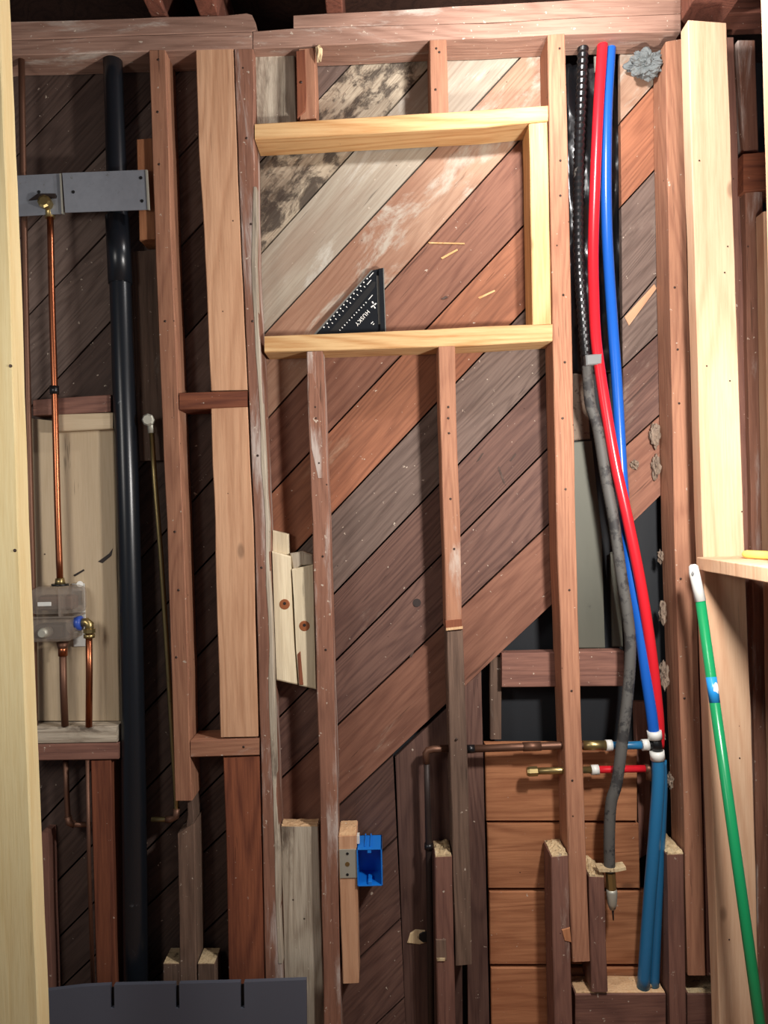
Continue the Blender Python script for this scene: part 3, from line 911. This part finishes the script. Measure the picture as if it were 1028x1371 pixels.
tube('screw_boss', [P(107, 783, 0.048), P(107, 782, 0.038)], 0.008, 'white_pl', vb, segs=12)

c3 = tag(pipe_px('water_pipe', [(84, 866), (85, 920), (87, 972)], 0.005, 4.6, 'copper_dull', None), 'dull copper pipe leaving the valve underside', 'pipe', 'copper pipes')
pipe_px('ferrule', [(84, 864), (84.2, 878)], 0.005, 6, 'copper', c3)
c4 = tag(pipe_px('water_pipe', [(119, 846), (119.5, 900), (119, 973)], 0.0, 4.4, 'copper', None), 'copper pipe dropping from the brass elbow by the blue ring', 'pipe', 'copper pipes')
pipe_px('elbow', [(108, 834), (116, 833), (119.5, 836), (119.5, 848)], 0.0, 6, 'brass', c4, segs=14)
pipe_px('nut', [(119.5, 842), (119.5, 847)], 0.0, 8.3, 'brass', c4, segs=8, smooth=False)
pipe_px('nut', [(119.5, 849), (119.5, 854)], 0.0, 7.2, 'brass', c4, segs=14)
c5 = tag(pipe_px('water_pipe', [(88, 1018), (89, 1060), (91, 1095), (96, 1104), (121, 1104)], 0.04, 3.6, 'copper_dull', None), 'thin copper pipe bending to a hook under the pipe blocks', 'pipe', 'copper pipes')
pipe_px('elbow', [(91, 1093), (93, 1101), (100, 1104)], 0.04, 5, 'copper_dull', c5)
tag(pipe_px('water_pipe', [(117, 1018), (119, 1150), (125, 1335)], 0.0, 2.6, 'copper_dull', None), 'thin red-brown pipe along the short stud under the pipe blocks', 'pipe', 'copper pipes')
c6 = tag(pipe_px('water_pipe', [(203, 577), (207, 640), (215, 740), (223, 860), (229, 960), (236, 1072), (236.5, 1090), (231, 1097), (203, 1097)], 0.03, 3.4, 'brass', None), 'capped thin pipe rising beside the drain pipe to a grey elbow', 'pipe', 'copper pipes')
pipe_px('elbow', [(203, 580), (202, 568), (199, 564)], 0.03, 5.0, 'zinc', c6)
c = P(198, 562, 0.012)
tube('end_cap', [c + Vector((0, 0.02, 0)), c, c + Vector((0, -0.004, 0))], [0.014, 0.016, 0.012], 'zinc', c6, segs=8, smooth=False)
pipe_px('elbow', [(236.3, 1082), (235.5, 1093), (229, 1097), (222, 1097)], 0.03, 4.8, 'copper_dull', c6)

# slotted sheet
ss = []
for x, y in ((60, 1327), (110, 1321), (147.5, 1318.5)):
    ss.append((x, y))
for x in (150, 237, 324):
    t = 1319 - (x - 150) * 0.022
    ss += [(x - 2.5, t), (x - 2.0, 1350), (x + 3.2, 1350), (x + 2.7, t)]
ss = [q for i, q in enumerate(ss) if i != 2]
ss += [(410, 1312), (411,  1450), (66,  1450)]
bm = bmesh.new()
vv = [bm.verts.new(P(x, y, -0.05)) for x, y in ss]
fc = bm.faces.new(vv)
ex = bmesh.ops.extrude_face_region(bm, geom=[fc])
bmesh.ops.translate(bm, vec=(0, 0.012, 0), verts=[v for v in ex['geom'] if isinstance(v, bmesh.types.BMVert)])
bmesh.ops.triangulate(bm, faces=bm.faces[:])
ssh = tag(link('slotted_sheet', None, None, 'slate', bm=bm), 'dark slate plastic sheet with short slots standing at the wall foot', 'sheet')

slab('slot_shade', [(64, 1330), (150, 1322), (408, 1316), (409, 1450), (68, 1450)], -0.0375, 0.003, 'tool_dark', ssh, 0.0005)  # black slab added behind the slots in place of their shade

# ------------------------------------------------------------------ outlet box
ob = empty('outlet_box', P(494, 1187, 0.03))
tag(ob, 'bright blue plastic outlet box nailed to the short pine stud', 'outlet box')
Y0, Y1 = -0.008, 0.072
a, b = P(478.5, 1187, Y0), P(511, 1136, Y0)
w = 0.003
boxw('back', (a.x, Y1 - w, a.z), (b.x, Y1, b.z), 'blue_box', ob, 0.0006)
boxw('side', (a.x, Y0, a.z), (a.x + w, Y1, b.z), 'blue_box', ob, 0.0006)
boxw('side', (b.x - w, Y0, a.z), (b.x, Y1, b.z), 'blue_box', ob, 0.0006)
boxw('top', (a.x, Y0, b.z - w), (b.x, Y1, b.z), 'blue_box', ob, 0.0006)
boxw('bottom', (a.x, Y0, a.z), (b.x, Y1, a.z + w), 'blue_box', ob, 0.0006)
mx = (a.x + b.x) / 2
for z0, z1 in ((b.z - 0.012, b.z - 0.002), (a.z + 0.002, a.z + 0.012)):
    boxw('screw_boss', (mx - 0.005, Y0 + 0.001, z0), (mx + 0.005, Y0 + 0.04, z1), 'blue_box', ob, 0.0015)
for dx in (-0.012, 0.002):
    boxw('rib', (mx + dx, Y0 + 0.01, b.z - 0.001), (mx + dx + 0.003, Y1, b.z + 0.004), 'blue_box', ob, 0.0005)
pb = px_box('bracket', 455, 1137, 477.5, 1176, -0.0035, -0.0005, 'zinc', ob, 0.0006)
for y, r, mt in ((1143, 0.0035, 'tool_dark'), (1157, 0.0058, 'brass'), (1171, 0.0035, 'tool_dark')):
    c = P(465, y, -0.0036)
    tube('screw_hole', [c + Vector((0, 0.001, 0)), c + Vector((0, -0.0008, 0))], r, mt, pb, segs=12)
px_box('nail_tab', 477, 1119, 481, 1130, 0.01, 0.03, 'white_pl', ob, 0.0008)

# ------------------------------------------------------------------ service bay: membrane, strips, pipes
mem_v, mem_f = [], []
nx, nz = 16, 70
for layer in (0, 1):
    for j in range(nz):
        for i in range(nx):
            x = 757 + (834 - 757) * i / (nx - 1) + j * 0.06
            y = 86 + (500 - 86) * j / (nz - 1)
            dy = noise.fractal(Vector((i * 0.35, j * 0.10, 2)), 0.8, 2, 4) * 0.012
            p = P(x, y, 0.125)
            mem_v.append(Vector((p.x, 0.126 + dy + layer * 0.003, p.z)))
N = nx * nz
for j in range(nz - 1):
    for i in range(nx - 1):
        k = j * nx + i
        mem_f.append((k, k + 1, k + nx + 1, k + nx))
        mem_f.append((N + k, N + k + nx, N + k + nx + 1, N + k + 1))
for j in range(nz - 1):
    for i in (0, nx - 1):
        k = j * nx + i
        mem_f.append((k, k + nx, N + k + nx, N + k))
for i in range(nx - 1):
    for j in (0, nz - 1):
        k = j * nx + i
        mem_f.append((k, k + 1, N + k + 1, N + k))
tag(link('plastic_membrane', mem_v, mem_f, 'membrane', smooth=True), 'crumpled black plastic membrane lining the bay behind the red and blue pipes', 'membrane')
tag(slab('metal_strip', [(764, 592), (792, 590), (806, 720), (810, 868), (770, 868)], 0.118, 0.01, 'greystrip', None, 0.002), 'wide dull grey flashing strip behind the grey hose', 'flashing', 'grey flashing strips')
tag(slab('metal_strip', [(817, 740), (828, 736), (834, 866), (820, 866)], 0.116, 0.008, 'greystrip', None, 0.002), 'narrow grey flashing strip above the red block', 'flashing', 'grey flashing strips')
tag(slab('metal_strip', [(764, 500), (786, 500), (790, 588), (764, 590)], 0.128, 0.008, 'mortar', None, 0.002), 'crusty stained patch of flashing under the membrane', 'flashing', 'grey flashing strips')
tag(slab('metal_strip', [(795, 66), (806, 66), (806, 96), (796, 96)], 0.10, 0.006, 'zinc', None, 0.001), 'small pale tag between black hose and red pipe at the top', 'tag')

gh = tag(pipe_px('gas_hose', [(781, 44, 0.06), (778, 130, 0.055), (775, 220, 0.05), (774.5, 310, 0.045), (777, 380, 0.04), (784, 470, 0.035), (788, 520, 0.035)], 0.045, 7.0, 'hose_black', None, curve=True, sub=8, ribs=0.10, rstep=0.0085, segs=22, smooth=False),
         'black ribbed hose that turns dusty grey down to a brass fitting', 'hose')
pipe_px('dusty_sleeve', [(786, 490, 0.033), (790, 540, 0.03), (800, 573, 0.025), (811, 640, 0.02), (822, 700, 0.012), (831, 765, 0.008), (839, 815, 0.005), (843.5, 860, 0.005), (842, 910, 0.005),
                         (835.5, 972, 0.0), (826, 1045, -0.002), (818, 1075, 0.0), (815.5, 1120, 0.004), (816, 1166, 0.01)], 0.02, 7.4, 'hose_grey', gh, curve=True, sub=8, ribs=0.02, rstep=0.005, segs=16)
pipe_px('brass_nut', [(817, 1168), (818.5, 1190)], 0.01, 6.8, 'brass', gh, segs=8, smooth=False)
pipe_px('steel_tip', [(818.5, 1190), (818.8, 1194), (819.3, 1209), (819.8, 1217)], 0.01, [6.6, 7.4, 6.2, 4.0], 'zinc', gh)
pipe_px('spike', [(820, 1214), (821, 1232)], 0.01, [1.8, 0.8], 'iron', gh)
a = P(797, 1166, 0.0)
slab('strap', [(800, 1163), (826, 1163), (838, 1161), (838.5, 1165), (826, 1168), (802, 1168)], -0.006, 0.03, 'chip', gh, 0.001)

rp = tag(pipe_px('water_tube', [(807.5, 44, 0.05), (801.5, 136, 0.045), (797.5, 221, 0.04), (794, 330, 0.03), (795, 400, 0.025), (797.5, 452, 0.02), (804, 503, 0.018), (812, 554, 0.015), (824, 622, 0.01), (839, 690, 0.005),
                                (855, 768, 0.005), (866.5, 836, 0.008), (875.5, 904, 0.012), (881.5, 965, 0.02), (882, 1000, 0.03)], 0.03, 7.2, 'pex_red', None, curve=True, sub=6), 'glossy red plastic water tube sweeping down the service bay', 'pipe', 'plastic water tubes')
bp_ = tag(pipe_px('water_tube', [(818.5, 44, 0.065), (813, 136, 0.06), (811.5, 220, 0.055), (812, 290, 0.05), (814.5, 350, 0.045), (820, 435, 0.04), (825, 503, 0.04), (829, 571, 0.038), (833, 640, 0.035), (838, 710, 0.032),
                                 (846, 785, 0.028), (855, 836, 0.024), (864.5, 904, 0.015), (872, 955, 0.01), (875.5, 984, 0.01)], 0.04, 7.2, 'pex_blue', None, curve=True, sub=6), 'glossy blue plastic water tube beside the red one', 'pipe', 'plastic water tubes')
pipe_px('tape_band', [(794, 481, 0.026), (796, 481, 0.026)], 0.026, 4, 'tape', gh)
slab('tape_band', [(784, 475), (806, 473), (806.5, 487), (785, 489)], 0.004, 0.034, 'tape', gh, 0.003)

tee = empty('pipe_tee', P(880, 1016, 0.01))
tag(tee, 'black tee fitting with white rings where blue tubes meet', 'pipe fitting')
pipe_px('body', [(876.5, 984), (881, 1010)], 0.01, 7.2, 'black_pl', tee)
pipe_px('ring', [(875.5, 978), (877, 989)], 0.01, 9.4, 'white_pl', tee, segs=20)
pipe_px('ring', [(879, 1005), (880.5, 1017)], 0.01, 9.6, 'white_pl', tee, segs=20)
pipe_px('branch', [(878, 997), (860, 997.5)], 0.012, 5.4, 'black_pl', tee)
pipe_px('ring', [(859, 997.5), (868, 997)], 0.012, 7.4, 'white_pl', tee, segs=20)
tag(pipe_px('water_tube', [(880.5, 1014, 0.01), (881, 1050, 0.01), (876, 1123, 0.012), (869, 1210, 0.02), (861, 1322, 0.03)], 0.01, 8.4, 'pex_teal', None, curve=True), 'dusty blue tube below the tee, side toward the orange boards', 'pipe', 'plastic water tubes')
tag(pipe_px('water_tube', [(884, 1018, 0.022), (885, 1060, 0.026), (882, 1130, 0.03), (878, 1220, 0.034), (874, 1322, 0.04)], 0.02, 8.0, 'pex_teal', None, curve=True), 'dusty blue tube below the tee, side toward the splintered peak stud', 'pipe', 'plastic water tubes')
s1 = tag(pipe_px('copper_stub', [(634, 1002.5), (702, 1000), (752, 998), (812, 998)], 0.03, 5.0, 'copper_dull', None), 'upper copper stub with a black cap passing through the long stud', 'pipe', 'copper stubs')
pipe_px('end_cap', [(624.5, 1003), (635, 1002.5)], 0.03, 5.6, 'black_pl', s1)
pipe_px('coupling', [(700, 1000), (724, 999)], 0.03, 6.0, 'copper_dull', s1)
pipe_px('coupling', [(780, 998), (797, 998), (811, 998)], 0.03, 6.4, 'brass', s1)
pipe_px('ring', [(810.5, 998), (819, 998)], 0.03, 7.4, 'white_pl', s1, segs=20)
pipe_px('blue_tail', [(818, 998, 0.03), (840, 998, 0.028), (862, 997.5, 0.014)], 0.03, 5.2, 'pex_teal', s1)
s2 = tag(pipe_px('copper_stub', [(716, 1032.5), (752, 1031.5), (796, 1030.5)], 0.03, 4.6, 'brass', None), 'lower capped stub joined to a short red tube', 'pipe', 'copper stubs')
pipe_px('end_cap', [(705, 1033), (708, 1033), (719, 1032.5)], 0.03, [5.0, 6.8, 6.8], 'brass', s2, segs=8, smooth=False)
pipe_px('ring', [(791, 1030.8), (801, 1030.4)], 0.03, 6.6, 'white_pl', s2, segs=20)
pipe_px('red_tail', [(800, 1030.5), (866, 1029)], 0.03, 4.8, 'pex_red', s2)
pipe_px('elbow', [(863, 1029), (869, 1029), (871, 1034), (871, 1044)], 0.03, 6.0, 'copper_dull', s2)

# iron pipe under stud F
ip = tag(pipe_px('iron_pipe', [(571, 1014), (572.5, 1080), (574, 1135), (576, 1260), (578, 1450)], 0.05, [4.0, 4.0, 4.4, 4.4, 4.4], 'iron', None), 'thin upright iron pipe with a copper elbow on top', 'pipe')
pipe_px('elbow', [(603, 1002), (580, 1003), (573, 1004.5), (570, 1009), (571, 1022)], 0.05, 4.8, 'copper_dull', ip)
pipe_px('collar', [(573.8, 1129), (574, 1137)], 0.05, 5.8, 'black_pl', ip)

# ------------------------------------------------------------------ speed square
YS = 0.072
sq = tag(slab('triangle_square', [(499.5, 361.5), (511, 359), (514.5, 446.5), (420, 449)], YS, 0.004, 'tool_black', None, 0.0008), 'black triangular carpenter square with white markings standing in the niche', 'square')
slab('fence', [(507, 359.5), (513, 358.5), (516, 446.5), (509.5, 446.5)], YS - 0.008, 0.02, 'tool_black', sq, 0.0008)
slab('fence_edge', [(512.6, 358.5), (513.8, 358.5), (516.8, 446.5), (515.6, 446.5)], YS - 0.0085, 0.02, 'tool_edge', sq, 0.0002)
slab('fence_scale', [(504, 369), (507, 369), (510, 434), (506.5, 434)], YS - 0.001, 0.003, 'tool_edge', sq, 0.0003)
slab('edge_strip', [(497, 361.5), (499.2, 361.5), (422.5, 448), (419.5, 448)], YS - 0.001, 0.004, 'tool_edge', sq, 0.0003)
slab('slot', [(499, 377), (503, 377), (502, 384), (452, 444), (441, 444)], YS - 0.0006, 0.002, 'tool_dark', sq, 0.0002)
bm = bmesh.new()


def mark(x, y, wpx, hpx, ang):
    c, s = math.cos(ang), math.sin(ang)
    vs_ = []
    for dx, dy in ((-wpx, -hpx), (wpx, -hpx), (wpx, hpx), (-wpx, hpx)):
        vs_.append((x + dx * c - dy * s, y + dx * s + dy * c))
    fr = [bm.verts.new(P(px, py, YS - 0.0014)) for px, py in vs_]
    bk = [bm.verts.new(P(px, py, YS + 0.001)) for px, py in vs_]
    bm.faces.new(fr)
    for i in range(4):
        bm.faces.new((fr[i], fr[(i + 1) % 4], bk[(i + 1) % 4], bk[i]))


A = -0.85
for i in range(14):
    t = i / 13
    mark(491.5 + (433.5 - 491.5) * t, 373 + (438 - 373) * t, 0.9, 0.9, A)
for i in range(11):
    t = i / 10
    mark(488 + (440 - 488) * t, 384 + (438 - 384) * t, 0.5, 1.1, A)
for i in range(12):
    t = i / 11
    mark(490 + (455 - 490) * t, 405 + (442 - 405) * t, 0.6, 0.9, A)
mark(497, 368, 4.2, 0.5, A)
mark(494, 378, 4.2, 0.5, A)
mark(496, 398, 4.2, 0.5, A)
for x, y, w_, h_ in ((502.5, 407, 1.6, 0.9), (499, 405, 0.9, 1.6), (498.5, 410, 2.4, 0.8), (501.5, 411.5, 0.8, 1.6)):
    mark(x, y, w_, h_, A + 0.2)
for i in range(9):
    mark(511.5 + i * 0.3, 372 + i * 7.3, 0.45, 0.45, 0)
mark(498, 432, 2.0, 0.5, -0.75)
mark(500, 434, 1.2, 0.5, -0.75)
mk = link('scale_marks', None, None, 'print', sq, bm=bm)
mk['kind'] = 'stuff'
cu = bpy.data.curves.new('lettering', 'FONT')
cu.body = 'HUSKY'
cu.align_x = 'CENTER'
cu.align_y = 'CENTER'
cu.size = 0.0145
cu.space_character = 1.15
cu.offset = 0.00012
cu.extrude = 0.0004
to = bpy.data.objects.new('lettering_tmp', cu)
C.objects.link(to)
bpy.context.view_layer.update()
me = bpy.data.meshes.new_from_object(to.evaluated_get(bpy.context.evaluated_depsgraph_get()))
bpy.data.objects.remove(to)
bm = bmesh.new()
bm.from_mesh(me)
o0 = P(485, 425.5, YS - 0.0015)
e1 = (P(476, 436, YS) - P(497, 412.5, YS)).normalized()      # reading direction: down toward the shelf
e2 = Vector((-e1.z, 0, e1.x))
for v in bm.verts:
    q = o0 + e1 * v.co.x + e2 * v.co.y
    v.co = Vector((q.x, YS - 0.0015 + v.co.z, q.z))
link('lettering', None, None, 'print', sq, bm=bm)

# ------------------------------------------------------------------ broom handle, ledge, yellow tool
bt = [P(929, 765, -0.165), P(937.5, 804, -0.175)]
dirv = P(1017, 1371, -0.36) - bt[1]
tend = bt[1] + dirv * ((FLOORZ + 0.004 - bt[1].z) / dirv.z)
hr = 6.6 * (DIST - 0.175) / F
br = tag(tube('broom_handle', [bt[1], bt[1].lerp(tend, 0.5), tend], hr, 'green', None, segs=20), 'green broom handle with white grip leaning against the pine post', 'broom handle')
top = bt[0] - dirv.normalized() * 0.012
tube('grip', [top - dirv.normalized() * 0.004, top, bt[0] + dirv.normalized() * 0.004, bt[1] + dirv.normalized() * 0.002], [hr * 0.55, hr * 0.9, hr * 1.06, hr * 1.1], 'white_pl', br, segs=20)
hc = P(927.5, 768, -0.165 - hr * 1.0)
lump('hang_hole', hc, (0.003, 0.002, 0.006), 'tape', br, 2, 0.0)
t0 = bt[1] + dirv * ((P(948, 905, -0.2).z - bt[1].z) / dirv.z)
t1 = bt[1] + dirv * ((P(953, 937, -0.2).z - bt[1].z) / dirv.z)
lb = tube('label_sticker', [t0, t1], hr * 1.02, 'label_blue', br, segs=20)
tm = t0.lerp(t1, 0.45)
lump('label_oval', tm + Vector((0.002, -hr * 1.0, 0)), (0.006, 0.0015, 0.017), 'print', lb, 2, 0.0)

lz0, lx0 = P(943, 747.5, -0.165).z, P(943, 750, -0.165).x
lg = tag(boxw('ledge_board', (lx0, -0.60, lz0 - 0.030), (lx0 + 0.14, -0.121, lz0), 'pine_pale', None, 0.002), 'pale pine ledge running out from the pine post toward the room', 'ledge')
ya, yb = Vector((lx0 + 0.072, -0.20, lz0 + 0.010)), Vector((lx0 + 0.125, -0.34, lz0 + 0.010))
yt = tag(tube('yellow_tool', [ya, ya.lerp(yb, 0.03), ya.lerp(yb, 0.08), yb], [0.004, 0.008, 0.0095, 0.0095], 'yellow', None, segs=16), 'yellow rounded tool handle lying on the pale ledge', 'tool')

# ------------------------------------------------------------------ tufts and crumbs
tag(lump('insulation_tuft', P(866, 86, 0.05), (0.042, 0.03, 0.030), 'wool', None, 5, 0.55, 1.7, 4), 'grey mineral wool tuft stuffed under the top plate by the stained stud', 'insulation')
for i, (x, y, Y, sx, sz, lab) in enumerate(((877, 582, 0.075, 0.012, 0.030, 'lumpy mortar crust on the stained stud above the sheathing edge'), (878, 625, 0.08, 0.010, 0.028, 'lower mortar crust hanging at the sheathing edge'),
                                           (849, 622, 0.09, 0.010, 0.011, 'single mortar blob on the red sheathing plank'), (887, 820, 0.06, 0.008, 0.030, 'mortar crust beside the red tube below the sheathing'),
                                           (889, 905, 0.05, 0.010, 0.034, 'largest mortar crust low on the stained stud'), (885, 985, 0.06, 0.008, 0.02, 'mortar crust beside the black tee'), (897, 1045, 0.03, 0.007, 0.018, 'small mortar crust below the tee on the stained stud'),
                                           (884, 745, 0.075, 0.006, 0.016, 'small mortar speck cluster where the sheathing ends'))):
    tag(lump('mortar_crust', P(x, y, Y), (sx, 0.012, sz), 'mortar', None, 3, 0.6, 2.4, i * 3 + 2), lab, 'mortar', 'mortar crusts')
